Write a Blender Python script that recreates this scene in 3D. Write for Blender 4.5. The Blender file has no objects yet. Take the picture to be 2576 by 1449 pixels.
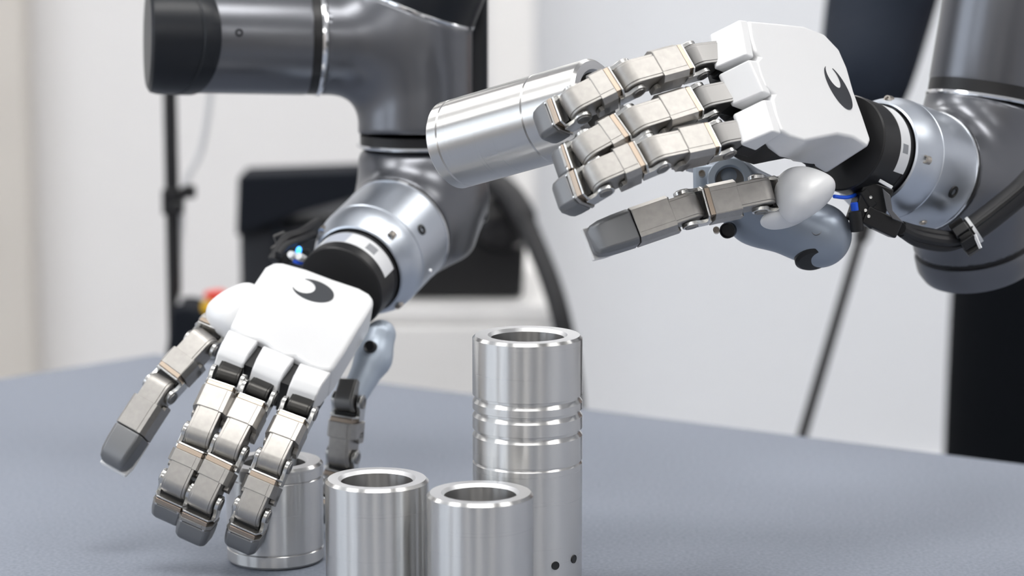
import bpy, bmesh, math, random
import numpy as np
from mathutils import Vector, Matrix

random.seed(7)
S = bpy.context.scene
COL = S.collection

# ------------------------------------------------------------------ camera
FPX = 6500.0                       # focal length in pixels of the 2576 px wide frame
PITCH = math.radians(9.0)
CAM = Vector((0, 0, 1.152))
RIGHT = Vector((1, 0, 0))
FWD = Vector((0, math.cos(PITCH), -math.sin(PITCH)))
UP = Vector((0, math.sin(PITCH), math.cos(PITCH)))

cd = bpy.data.cameras.new('camera')
cam = bpy.data.objects.new('camera', cd)
COL.objects.link(cam)
cam.location = CAM
cam.rotation_euler = (math.pi / 2 - PITCH, 0, 0)
cd.sensor_width = 36.0
cd.lens = FPX / 2576 * 36.0
cd.clip_start = 0.05
cd.clip_end = 60
cd.dof.use_dof = True
cd.dof.focus_distance = 1.46
cd.dof.aperture_fstop = 5.6
S.camera = cam

# ------------------------------------------------------------------ world, exposure
w = bpy.data.worlds.new('room_air')
S.world = w
w.use_nodes = True
w.node_tree.nodes['Background'].inputs[0].default_value = (0.8, 0.87, 1.0, 1)
w.node_tree.nodes['Background'].inputs[1].default_value = 0.2
S.view_settings.view_transform = 'Standard'
S.view_settings.look = 'None'
S.view_settings.gamma = 1.0
S.view_settings.use_curve_mapping = False
S.view_settings.exposure = 0.05
S.cycles.use_denoising = True
S.cycles.max_bounces = 10
S.cycles.diffuse_bounces = 4
S.cycles.glossy_bounces = 8
S.cycles.sample_clamp_indirect = 6.0
PANEL_STRENGTH = 10.7
ADDED_WINDOW_STRENGTH = 2.2


def P(px, py, d):
    """photograph pixel + distance along the viewing axis -> point in the room"""
    return CAM + d * (FWD + RIGHT * ((px - 1288.0) / FPX) + UP * ((724.5 - py) / FPX))


def CV(x, y, z):
    """direction given as right / up / towards the viewer -> room direction"""
    return (RIGHT * x + UP * y - FWD * z).normalized()


# ------------------------------------------------------------------ materials
def mat(name, col, rough=0.5, metal=0.0, noise=None, bump=0.0, bscale=200.0, aniso=0.0, coat=0.0, emit=None, spec=0.5, bdist=0.0004):
    m = bpy.data.materials.new(name)
    m.use_nodes = True
    nt = m.node_tree
    b = nt.nodes['Principled BSDF']
    b.inputs['Base Color'].default_value = (*col, 1)
    b.inputs['Roughness'].default_value = rough
    b.inputs['Metallic'].default_value = metal
    b.inputs['Specular IOR Level'].default_value = spec
    if coat:
        b.inputs['Coat Weight'].default_value = coat
        b.inputs['Coat Roughness'].default_value = 0.15
    tc = nt.nodes.new('ShaderNodeTexCoord')
    if noise:                      # (amount, scale, detail) mottled colour
        amt, sc, det = noise
        n = nt.nodes.new('ShaderNodeTexNoise')
        n.inputs['Scale'].default_value = sc
        n.inputs['Detail'].default_value = det
        nt.links.new(tc.outputs['Object'], n.inputs['Vector'])
        r = nt.nodes.new('ShaderNodeMapRange')
        r.inputs['From Min'].default_value = 0.3
        r.inputs['From Max'].default_value = 0.7
        r.inputs['To Min'].default_value = 1 - amt
        r.inputs['To Max'].default_value = 1 + amt
        nt.links.new(n.outputs['Fac'], r.inputs['Value'])
        mx = nt.nodes.new('ShaderNodeVectorMath')
        mx.operation = 'SCALE'
        mx.inputs[0].default_value = col
        nt.links.new(r.outputs['Result'], mx.inputs['Scale'])
        nt.links.new(mx.outputs['Vector'], b.inputs['Base Color'])
    if bump:
        n2 = nt.nodes.new('ShaderNodeTexNoise')
        n2.inputs['Scale'].default_value = bscale
        n2.inputs['Detail'].default_value = 3
        nt.links.new(tc.outputs['Object'], n2.inputs['Vector'])
        bp = nt.nodes.new('ShaderNodeBump')
        bp.inputs['Strength'].default_value = bump
        bp.inputs['Distance'].default_value = bdist
        nt.links.new(n2.outputs['Fac'], bp.inputs['Height'])
        nt.links.new(bp.outputs['Normal'], b.inputs['Normal'])
    if aniso:
        t = nt.nodes.new('ShaderNodeTangent')
        t.direction_type = 'RADIAL'
        t.axis = 'Z'
        b.inputs['Anisotropic'].default_value = aniso
        b.inputs['Anisotropic Rotation'].default_value = 0.25
        nt.links.new(t.outputs['Tangent'], b.inputs['Tangent'])
        # fine turning marks that run round the axis
        mp = nt.nodes.new('ShaderNodeMapping')
        mp.inputs['Scale'].default_value = (3, 3, 2600)
        nt.links.new(tc.outputs['Object'], mp.inputs['Vector'])
        n3 = nt.nodes.new('ShaderNodeTexNoise')
        n3.inputs['Scale'].default_value = 1.0
        n3.inputs['Detail'].default_value = 2
        nt.links.new(mp.outputs['Vector'], n3.inputs['Vector'])
        r3 = nt.nodes.new('ShaderNodeMapRange')
        r3.inputs['To Min'].default_value = rough * 0.8
        r3.inputs['To Max'].default_value = rough * 1.25
        nt.links.new(n3.outputs['Fac'], r3.inputs['Value'])
        nt.links.new(r3.outputs['Result'], b.inputs['Roughness'])
    if emit:
        b.inputs['Emission Color'].default_value = (*emit[0], 1)
        b.inputs['Emission Strength'].default_value = emit[1]
    return m


M = {
    'wall': mat('wall_paint_cool', (0.765, 0.785, 0.82), 0.7, noise=(0.012, 2.0, 2)),
    'wall_warm': mat('wall_paint_neutral', (0.76, 0.755, 0.76), 0.7, noise=(0.012, 2.0, 2)),
    'wall_front': mat('front_wall_paint', (0.66, 0.62, 0.58), 0.75, noise=(0.02, 2, 2)),
    'wall_side': mat('side_wall_paint', (0.70, 0.70, 0.72), 0.75, noise=(0.02, 2, 2)),
    'trim': mat('trim_white_paint', (0.84, 0.83, 0.82), 0.5),
    'beige': mat('beige_post_paint', (0.60, 0.57, 0.53), 0.6, noise=(0.02, 5, 2)),
    'floor': mat('floor_grey', (0.36, 0.36, 0.37), 0.5, noise=(0.05, 6, 4)),
    'ceil': mat('ceiling_white', (0.82, 0.82, 0.82), 0.8),
    'table': mat('grey_table_mat', (0.20, 0.222, 0.270), 0.75, noise=(0.15, 420, 4), bump=0.25, bscale=900, bdist=0.0006),
    'table_leg': mat('table_frame_steel', (0.5, 0.5, 0.52), 0.35, 0.9),
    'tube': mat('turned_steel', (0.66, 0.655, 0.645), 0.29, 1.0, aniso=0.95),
    'bore': mat('turned_steel_shaded', (0.42, 0.415, 0.41), 0.30, 1.0, aniso=0.95),  # turned steel darkened in colour for the dimmer light inside the bore
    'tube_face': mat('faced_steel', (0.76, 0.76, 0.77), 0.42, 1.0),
    'tube_hole': mat('hole_shade_dark', (0.05, 0.05, 0.05), 0.4, 0.8),  # dark disc colour standing in for the shade inside a drilled hole
    'white': mat('white_shell_plastic', (0.77, 0.775, 0.785), 0.32, coat=0.15, bump=0.05, bscale=1500, bdist=0.0001),
    'finger': mat('blasted_titanium', (0.40, 0.385, 0.365), 0.45, 1.0, noise=(0.06, 260, 3), bump=0.12, bscale=2500, bdist=0.0001),
    'finger_dark': mat('dark_hinge_metal', (0.26, 0.255, 0.25), 0.42, 1.0),
    'root_shaded': mat('shaded_root_metal', (0.07, 0.068, 0.065), 0.4, 1.0),  # root metal darkened for the shade under the knuckle covers
    'edge': mat('bronze_edge_plate', (0.44, 0.36, 0.29), 0.40, 1.0),
    'pin': mat('polished_pin', (0.62, 0.615, 0.60), 0.25, 1.0),
    'tip': mat('grey_fingertip_coating', (0.20, 0.203, 0.21), 0.42, 0.55, bump=0.08, bscale=2500, bdist=0.0001),
    'pad': mat('white_silicone_pad', (0.80, 0.80, 0.80), 0.45),
    'black': mat('black_anodised', (0.010, 0.010, 0.011), 0.40, spec=0.4),
    'black_soft': mat('black_rubber', (0.012, 0.012, 0.014), 0.6),
    'black_gap': mat('dark_inner_frame', (0.010, 0.010, 0.011), 0.5),
    'arm': mat('dark_grey_arm_metal', (0.145, 0.15, 0.165), 0.30, 0.75, noise=(0.03, 30, 2)),
    'cap': mat('black_arm_cap', (0.010, 0.012, 0.016), 0.36, spec=0.3),
    'silver': mat('silver_flange', (0.56, 0.60, 0.66), 0.38, 1.0, noise=(0.02, 60, 2)),
    'chrome': mat('chrome_ring', (0.80, 0.81, 0.83), 0.16, 1.0),
    'housing': mat('blue_grey_housing', (0.27, 0.31, 0.37), 0.36, 0.35, noise=(0.03, 40, 2)),
    'housing_hi': mat('blue_grey_housing_light', (0.42, 0.48, 0.56), 0.38, 0.3),
    'emblem': mat('emblem_dark_metal', (0.10, 0.105, 0.115), 0.3, 0.8),
    'sticker': mat('white_sticker', (0.72, 0.73, 0.75), 0.45),
    'sticker_grey': mat('sticker_grey_field', (0.42, 0.45, 0.52), 0.45),
    'print': mat('sticker_print_grey', (0.25, 0.26, 0.28), 0.5),
    'brass': mat('screw_steel', (0.55, 0.50, 0.44), 0.3, 1.0),
    'blue': mat('blue_air_tube', (0.01, 0.10, 0.75), 0.3),
    'led': mat('blue_status_light', (0.02, 0.2, 0.9), 0.3, emit=((0.05, 0.35, 1.0), 3.0)),
    'cloth': mat('dark_navy_cloth', (0.014, 0.019, 0.030), 0.9, spec=0.2, bump=0.4, bscale=60, bdist=0.004),
    'cloth2': mat('black_trousers', (0.004, 0.005, 0.007), 0.95, spec=0.1, bump=0.3, bscale=40, bdist=0.004),
    'skin': mat('skin', (0.55, 0.36, 0.27), 0.55),
    'hair': mat('dark_hair', (0.02, 0.015, 0.012), 0.6),
    'shoe': mat('black_shoe', (0.01, 0.01, 0.01), 0.4),
    'case': mat('black_case_fabric', (0.006, 0.008, 0.013), 0.8, spec=0.2, bump=0.3, bscale=50, bdist=0.002),
    'case2': mat('charcoal_case_panel', (0.020, 0.022, 0.027), 0.7, spec=0.25),
    'gloss': mat('glossy_black_shell', (0.008, 0.008, 0.009), 0.22),
    'yellow': mat('yellow_enclosure', (0.85, 0.50, 0.01), 0.4),
    'red': mat('red_button', (0.72, 0.05, 0.03), 0.35),
    'pale': mat('pale_cable', (0.55, 0.56, 0.58), 0.5),
    'panel': mat('lit_diffuser', (0.9, 0.9, 0.9), 0.5, emit=((1.0, 0.985, 0.96), PANEL_STRENGTH)),
    'added_glow': mat('added_window_glow', (0.8, 0.85, 0.9), 0.2, emit=((0.82, 0.90, 1.0), ADDED_WINDOW_STRENGTH)),
    'dark_cab': mat('streak_cabinet_dark', (0.05, 0.05, 0.055), 0.5),
}

# ------------------------------------------------------------------ object helpers
WM = {}                                        # world matrix of every object built


def frame(o, x, y=None, z=None):
    """4x4 with origin o, axes built from x (kept) and y (made square to x)"""
    x = x.normalized()
    if y is not None:
        y = (y - x * y.dot(x)).normalized()
        z = x.cross(y)
    else:
        z = (z - x * z.dot(x)).normalized()
        y = z.cross(x)
    m = Matrix((x, y, z)).transposed().to_4x4()
    m.translation = o
    return m


def zframe(o, zdir, hint=Vector((0, 0, 1))):
    """4x4 whose local Z runs along zdir"""
    z = zdir.normalized()
    if abs(z.dot(hint)) > 0.95:
        hint = Vector((1, 0, 0))
    x = (hint - z * hint.dot(z)).normalized()
    y = z.cross(x)
    m = Matrix((x, y, z)).transposed().to_4x4()
    m.translation = o
    return m


def place(o, world, parent):
    WM[o] = world
    if parent is not None:
        o.parent = parent
        o.matrix_basis = WM[parent].inverted() @ world
    else:
        o.matrix_basis = world


def empty(name, loc, label, cat, group=None):
    o = bpy.data.objects.new(name, None)
    o.empty_display_size = 0.02
    COL.objects.link(o)
    place(o, Matrix.Translation(loc), None)
    o['label'] = label
    o['category'] = cat
    if group:
        o['group'] = group
    return o


def tag(o, label, cat, group=None):
    o['label'] = label
    o['category'] = cat
    if group:
        o['group'] = group
    return o


def obj(name, bm, m, parent=None, world=None, bevel=0.0, seg=2, smooth=True, angle=35, label=None, kind=None):
    me = bpy.data.meshes.new(name)
    bmesh.ops.remove_doubles(bm, verts=bm.verts, dist=1e-7)
    bmesh.ops.recalc_face_normals(bm, faces=bm.faces)
    bm.to_mesh(me)
    bm.free()
    me.materials.append(m)
    if smooth:
        me.polygons.foreach_set('use_smooth', [True] * len(me.polygons))
        me.set_sharp_from_angle(angle=math.radians(angle))
    o = bpy.data.objects.new(name, me)
    COL.objects.link(o)
    place(o, world if world is not None else Matrix.Identity(4), parent)
    if bevel:
        b = o.modifiers.new('edge', 'BEVEL')
        b.width = bevel
        b.segments = seg
        b.limit_method = 'ANGLE'
        b.angle_limit = math.radians(32)
        b.harden_normals = True
    if label:
        o['label'] = label
    if kind:
        o['kind'] = kind
    return o


def prism(bm, pts, z0, z1, m=None, z0s=None):
    """polygon in local XY extruded from z0 to z1 (z0s: own lower level per point)"""
    m = m or Matrix.Identity(4)
    n = len(pts)
    lo = [bm.verts.new(m @ Vector((x, y, (z0s[i] if z0s else z0)))) for i, (x, y) in enumerate(pts)]
    hi = [bm.verts.new(m @ Vector((x, y, z1))) for x, y in pts]
    bm.faces.new(hi)
    bm.faces.new(lo[::-1])
    for i in range(n):
        j = (i + 1) % n
        bm.faces.new((lo[i], lo[j], hi[j], hi[i]))
    return bm


def box(bm, x0, x1, y0, y1, z0, z1, m=None):
    return prism(bm, [(x0, y0), (x1, y0), (x1, y1), (x0, y1)], z0, z1, m)


XZ = Matrix(((1, 0, 0, 0), (0, 0, -1, 0), (0, 1, 0, 0), (0, 0, 0, 1)))   # local XY -> XZ, extrude along -Y


def side_prism(bm, pts, y0, y1):
    """profile in local XZ extruded across Y"""
    return prism(bm, pts, -y1, -y0, XZ)


def lathe(bm, prof, m=None, seg=48, close=False):
    """profile (radius, z) turned round local Z"""
    m = m or Matrix.Identity(4)
    rings = []
    for r, z in prof:
        if r < 1e-6:
            rings.append([bm.verts.new(m @ Vector((0, 0, z)))])
        else:
            rings.append([bm.verts.new(m @ Vector((r * math.cos(2 * math.pi * k / seg), r * math.sin(2 * math.pi * k / seg), z)))
                          for k in range(seg)])
    pairs = list(zip(rings, rings[1:]))
    if close:
        pairs.append((rings[-1], rings[0]))
    for a, b in pairs:
        for k in range(seg):
            j = (k + 1) % seg
            if len(a) == 1 and len(b) == 1:
                continue
            if len(a) == 1:
                bm.faces.new((a[0], b[j], b[k]))
            elif len(b) == 1:
                bm.faces.new((a[k], a[j], b[0]))
            else:
                bm.faces.new((a[k], a[j], b[j], b[k]))
    return bm


def spline(pts, n=8):
    out = []
    q = [Vector(p) for p in pts]
    q = [q[0] * 2 - q[1]] + q + [q[-1] * 2 - q[-2]]
    for i in range(1, len(q) - 2):
        for k in range(n):
            t = k / n
            a, b, c, d = q[i - 1], q[i], q[i + 1], q[i + 2]
            out.append(0.5 * ((2 * b) + (c - a) * t + (2 * a - 5 * b + 4 * c - d) * t * t + (3 * b - a - 3 * c + d) * t ** 3))
    out.append(q[-2])
    return out


def tube(bm, pts, r, seg=12):
    """round tube along points, capped"""
    rings = []
    up = Vector((0.31, 0.17, 0.94))
    n = len(pts)
    for i, p in enumerate(pts):
        t = (pts[min(i + 1, n - 1)] - pts[max(i - 1, 0)]).normalized()
        a = (up - t * up.dot(t)).normalized()
        up = a
        b = t.cross(a)
        rr = r[i] if isinstance(r, (list, tuple)) else r
        rings.append([bm.verts.new(p + rr * (a * math.cos(2 * math.pi * k / seg) + b * math.sin(2 * math.pi * k / seg))) for k in range(seg)])
    for a, b in zip(rings, rings[1:]):
        for k in range(seg):
            j = (k + 1) % seg
            bm.faces.new((a[k], a[j], b[j], b[k]))
    bm.faces.new(rings[0][::-1])
    bm.faces.new(rings[-1])
    return bm


# ------------------------------------------------------------------ smooth solids from distance fields
def sd_cyl(p, a, b, r, rnd=0.0):
    a = np.array(a); b = np.array(b)
    ba = b - a
    L = np.linalg.norm(ba)
    d = ba / L
    pa = p - a
    t = pa @ d
    rad = np.linalg.norm(pa - t[..., None] * d, axis=-1)
    dx = rad - (r - rnd)
    dy = np.abs(t - L / 2) - (L / 2 - rnd)
    return np.minimum(np.maximum(dx, dy), 0) + np.sqrt(np.maximum(dx, 0) ** 2 + np.maximum(dy, 0) ** 2) - rnd


def sd_cone(p, a, b, r1, r2):
    """capsule that tapers from r1 to r2"""
    a = np.array(a); b = np.array(b)
    ba = b - a
    h = np.clip(((p - a) @ ba) / (ba @ ba), 0, 1)
    return np.linalg.norm(p - a - h[..., None] * ba, axis=-1) - (r1 + (r2 - r1) * h)


def sd_plane(p, o, n):
    return (p - np.array(o)) @ np.array(n)


def sd_ellip(p, c, axes, radii):
    """axes: 3 unit vectors"""
    q = p - np.array(c)
    k = np.stack([q @ np.array(ax) / r for ax, r in zip(axes, radii)], -1)
    k0 = np.linalg.norm(k, axis=-1)
    return (k0 - 1) * min(radii)


def sd_box(p, c, axes, half, rnd):
    q = p - np.array(c)
    k = np.stack([np.abs(q @ np.array(ax)) - (h - rnd) for ax, h in zip(axes, half)], -1)
    return np.linalg.norm(np.maximum(k, 0), axis=-1) + np.minimum(k.max(-1), 0) - rnd


def smin(a, b, k):
    h = np.clip(0.5 + 0.5 * (b - a) / k, 0, 1)
    return b + (a - b) * h - k * h * (1 - h)


def smax(a, b, k):
    return -smin(-a, -b, k)


def solid(f, lo, hi, step):
    """surface nets mesh of the field f < 0 inside the box lo..hi -> bmesh"""
    lo = np.array(lo); hi = np.array(hi)
    n = np.ceil((hi - lo) / step).astype(int) + 1
    ax = [lo[i] + step * np.arange(n[i]) for i in range(3)]
    g = np.stack(np.meshgrid(*ax, indexing='ij'), -1)
    v = f(g)
    ins = v < 0
    c = np.zeros(tuple(n - 1), int)
    for dx in (0, 1):
        for dy in (0, 1):
            for dz in (0, 1):
                c += ins[dx:n[0] - 1 + dx, dy:n[1] - 1 + dy, dz:n[2] - 1 + dz]
    act = (c > 0) & (c < 8)
    idx = -np.ones(act.shape, int)
    cells = np.argwhere(act)
    idx[act] = np.arange(len(cells))
    pts = lo + (cells + 0.5) * step
    for _ in range(5):                          # pull the vertices on to the surface
        e = step * 0.25
        d0 = f(pts)
        gr = np.stack([f(pts + np.eye(3)[i] * e) - f(pts - np.eye(3)[i] * e) for i in range(3)], -1) / (2 * e)
        gl = np.maximum((gr * gr).sum(-1), 0.05)
        mv = -(d0 / gl)[:, None] * gr
        ln = np.linalg.norm(mv, axis=-1, keepdims=True)
        pts = pts + mv * np.minimum(1, step * 0.7 / np.maximum(ln, 1e-9))
    faces = []
    for a in range(3):
        b1, b2 = (a + 1) % 3, (a + 2) % 3
        sl0 = [slice(None)] * 3; sl1 = [slice(None)] * 3
        sl0[a] = slice(0, n[a] - 1); sl1[a] = slice(1, n[a])
        cr = ins[tuple(sl0)] != ins[tuple(sl1)]
        for q in np.argwhere(cr):
            if q[b1] == 0 or q[b2] == 0 or q[b1] >= n[b1] - 1 or q[b2] >= n[b2] - 1:
                continue
            k = []
            for o1, o2 in ((0, 0), (1, 0), (1, 1), (0, 1)):
                r = q.copy(); r[b1] -= o1; r[b2] -= o2
                k.append(idx[tuple(r)])
            if min(k) < 0:
                continue
            faces.append(k if ins[tuple(q)] else k[::-1])
    me = bpy.data.meshes.new('tmp')
    me.from_pydata([tuple(p) for p in pts], [], faces)
    bm = bmesh.new()
    bm.from_mesh(me)
    bpy.data.meshes.remove(me)
    return bm


def bounds(points, pad):
    a = np.array([list(p) for p in points])
    return a.min(0) - pad, a.max(0) + pad


# ================================================================== THE ROOM
X0, X1, Y0, Y1, ZC = -3.4, 3.4, -3.6, 4.7, 2.9
TABLE_Z = 0.75


def structure(name, bm, m, **k):
    o = obj(name, bm, m, **k)
    o['kind'] = 'structure'
    return o


structure('floor', box(bmesh.new(), X0 - .1, X1 + .1, Y0 - .1, Y1 + .1, -0.1, 0), M['floor'], smooth=False)
structure('ceiling', box(bmesh.new(), X0 - .1, X1 + .1, Y0 - .1, Y1 + .1, ZC, ZC + .1), M['ceil'], smooth=False)
xa, xb = -0.04, 0.04                                # the vertical band between the two back wall sheets
structure('wall_back', box(bmesh.new(), X0, X1, Y1, Y1 + .1, 0, ZC), M['wall'], smooth=False)
structure('wall_left', box(bmesh.new(), X0 - .1, X0, Y0, Y1, 0, ZC), M['wall_side'], smooth=False)
structure('wall_right', box(bmesh.new(), X1, X1 + .1, Y0, Y1, 0, ZC), M['wall_side'], smooth=False)
structure('wall_front', box(bmesh.new(), X0, X1, Y0 - .1, Y0, 0, ZC), M['wall_front'], smooth=False)
# near wall sheet on the left half (a partition), its white end strip, and the beige post at the far left
xl = P(1233, 300, 4.55).x
xr = P(1345, 300, 4.55).x
structure('wall_partition', box(bmesh.new(), X0, xl, Y1 - .16, Y1 - 0.001, 0, ZC), M['wall_warm'], smooth=False)
structure('trim_1', box(bmesh.new(), xl, xr, Y1 - .17, Y1 - 0.001, 0, ZC), M['trim'], bevel=.004)
xp = P(48, 300, 4.4).x
structure('trim_2', box(bmesh.new(), xp - .30, xp, Y1 - .24, Y1 - .161, 0, ZC), M['beige'], bevel=.01)
structure('baseboard_back', box(bmesh.new(), xr, X1, Y1 - .015, Y1 - .0005, 0, .09), M['trim'])

# glowing windows added to vary the light, left of the room, outside the picture
for k, yc in enumerate((-1.4, 0.9)):
    wn = structure(f'window_{k + 1}', bmesh.new(), M['trim'])
    bm = bmesh.new()
    for (a, b, c, d) in ((-.95, .95, .85, .93), (-.95, .95, 2.37, 2.45), (-.95, -.88, .93, 2.37), (.88, .95, .93, 2.37), (-.03, .03, .93, 2.37)):
        box(bm, X0, X0 + .05, yc + a, yc + b, c, d)
    obj('window_frame', bm, M['trim'], wn, bevel=.004)
    for s in (-1, 1):
        a, b = (yc - .88, yc - .03) if s < 0 else (yc + .03, yc + .88)
        obj('pane', box(bmesh.new(), X0 + .001, X0 + .02, a, b, .93, 2.37), M['added_glow'], wn, smooth=False)

# ceiling lights
for ix, x in enumerate((-1.75, 0.0, 1.75)):
    for iy, y in enumerate((-2.2, 1.0, 3.3)):
        c = empty('ceiling_light', Vector((x, y, ZC)), ('ceiling light panel ' + ('nearest the added windows' if ix == 0 else 'midway between the side walls' if ix == 1 else 'farthest from the added windows') + ', ' + ('over the front wall end' if iy == 0 else 'above the table front' if iy == 1 else 'towards the back wall')), 'lamp', 'ceiling light panels')
        bm = bmesh.new()
        for (a, b, cc, d) in ((-.62, .62, -.32, -.29), (-.62, .62, .29, .32), (-.62, -.59, -.29, .29), (.59, .62, -.29, .29)):
            box(bm, x + a, x + b, y + cc, y + d, ZC - .05, ZC - .0005)
        obj('frame', bm, M['trim'], c)
        obj('diffuser', box(bmesh.new(), x - .589, x + .589, y - .289, y + .289, ZC - .04, ZC - .02), M['panel'], c, smooth=False)

# dark cabinets added unseen by the front wall, for dark streaks mirrored in the steel
for k, (x, wd, h) in enumerate(((-1.3, .55, 2.0), (1.0, .8, 1.8))):
    c = empty('streak_cabinet', Vector((x, Y0 + .25, 0)), ('narrow' if k == 0 else 'wide') + ' unseen dark cabinet added by the front wall for streaks in the steel', 'cabinet')
    obj('body', box(bmesh.new(), x - wd, x + wd, Y0 + .005, Y0 + .45, 0, h), M['dark_cab'], c, bevel=.005)
    for s in (-1, 1):
        d = obj('door', box(bmesh.new(), min(x, x + s * wd) + .006, max(x, x + s * wd) - .006, Y0 + .4505, Y0 + .47, .05, h - .02), M['dark_cab'], c, bevel=.003)
        obj('handle', box(bmesh.new(), x + s * .05 - .008, x + s * .05 + .008, Y0 + .4705, Y0 + .5, h * .45, h * .6), M['pin'], d, bevel=.003)

# ================================================================== TABLE
def on_table(px, py):
    """where the line of sight through a pixel meets the table top"""
    q = P(px, py, 1.0) - CAM
    return CAM + q * ((TABLE_Z - CAM.z) / q.z)


corner = on_table(392, 889)
rdir = (on_table(2576, 1166) - corner).normalized()
ldir = (on_table(0, 951) - corner).normalized()
c1 = corner + ldir * 0.55
c2 = corner + rdir * 1.5
t_root = empty('work_table', Vector((0.1, 1.4, 0)), 'wide work table with a mottled blue-grey matte top under the hands', 'table')
poly = [(corner.x, corner.y), (c1.x, c1.y), (c1.x + .05, .95), (c2.x, .95), (c2.x, c2.y)]
obj('table_top', prism(bmesh.new(), poly, TABLE_Z - .03, TABLE_Z), M['table'], t_root, bevel=.003)
for (x, y) in ((corner.x + .1, corner.y - .12), (c1.x + .12, 1.05), (c2.x - .1, 1.02), (c2.x - .15, c2.y + .02)):
    obj('leg', box(bmesh.new(), x - .025, x + .025, y - .025, y + .025, 0, TABLE_Z - .03), M['table_leg'], t_root, bevel=.003)


# ================================================================== STEEL TUBES
def steel_tube(name, world, r, ri, h, label, grooves=(), steps=(), holes=(), cham=.0016, ends_groove=False):
    """lathed tube: grooves = (z, depth, half width) round the outside"""
    prof = [(ri + cham, 0), (r - cham, 0), (r, cham)]
    for z, dp, hw in sorted(grooves):
        prof += [(r, z - hw), (r - dp, z + hw * .1), (r - dp, z + hw * .75), (r, z + hw)]
    prof += [(r, h - cham), (r - cham, h)]
    root = obj(name, lathe(bmesh.new(), prof, seg=96), M['tube'], None, world, angle=18)
    tag(root, label, 'steel tube')
    obj('end_face', lathe(bmesh.new(), [(r - cham, h), (ri + cham, h), (ri, h - cham * 1.2)], seg=96), M['tube_face'], root, world, angle=18)
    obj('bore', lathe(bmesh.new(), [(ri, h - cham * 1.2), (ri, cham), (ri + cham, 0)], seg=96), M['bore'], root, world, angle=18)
    for ang, z, hr in holes:
        m = world @ Matrix.Rotation(ang, 4, 'Z') @ Matrix.Translation((r + .0002, 0, z)) @ Matrix.Rotation(math.pi / 2, 4, 'Y')
        obj('hole_shade_disc', lathe(bmesh.new(), [(0, .0001), (hr * .88, .0001), (hr * .92, .0003), (hr, .0003), (hr * 1.05, -.001)], m, seg=20), M['tube_hole'], root)
    return root


def standing(px, py, d, h):
    """tube whose top centre is seen at px,py at distance d: root on the table"""
    q = P(px, py, d)
    k = (TABLE_Z + h - CAM.z) / (q.z - CAM.z)
    q = CAM + (q - CAM) * k
    return Matrix.Translation((q.x, q.y, TABLE_Z + .0005))


steel_tube('steel_tube', standing(1208, 1240, 1.4, .075), .0288, .0196, .075,
           'plain short steel tube standing directly before the tall ringed tube')
steel_tube('steel_tube', standing(948, 1205, 1.44, .073), .0288, .0200, .073,
           'plain short steel tube standing next to the gripped grooved tube')
mD = standing(690, 1160, 1.54, .060)
steel_tube('steel_tube', mD, .0288, .0185, .060,
           'short steel tube with end grooves gripped on the table by the lowered hand', grooves=((.0085, .0008, .0007), (.0515, .0008, .0007)))
mT = standing(1327, 844, 1.455, .149)
hT = .149


def tall_z(py):                                     # height on the tall tube of a feature seen at row py of its front
    q = P(1327, py, 1.0) - CAM
    yf = mT.translation.y - .031
    return (CAM + q * (yf / q.y)).z - TABLE_Z


gr = [(tall_z(y), .0016, .0021) for y in (1028, 1064, 1114)]
steel_tube('ringed_steel_tube', mT, .0310, .0208, hT,
           'tallest steel tube, with three turned rings and a seam, standing behind the plain tubes',
           grooves=gr + [(tall_z(1189), .0008, .0011)],
           holes=((math.radians(-60), tall_z(1430), .0024), (math.radians(-33), tall_z(1425), .0024)))
aT = CV(.97 * .82, .235 * .82, .57)                  # axis of the tube held in the air, towards its near end
cT = P(1137, 366, 1.499)
held = steel_tube('steel_tube', zframe(cT, aT), .0258, .0180, .105,
                  'steel tube with end grooves held up in the air by the raised hand', grooves=((.0085, .0008, .0007), (.0690, .0008, .0007)))


# ================================================================== ROBOT HANDS
SEC = Matrix(((0, 0, 1, 0), (1, 0, 0, 0), (0, 1, 0, 0), (0, 0, 0, 1)))     # section (across, up) extruded along the finger


def section(a, h):
    return [(-a, -h * .8), (-a * .8, -h), (a * .8, -h), (a, -h * .8), (a, h * .60), (a * .77, h), (-a * .77, h), (-a, h * .60)]


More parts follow.
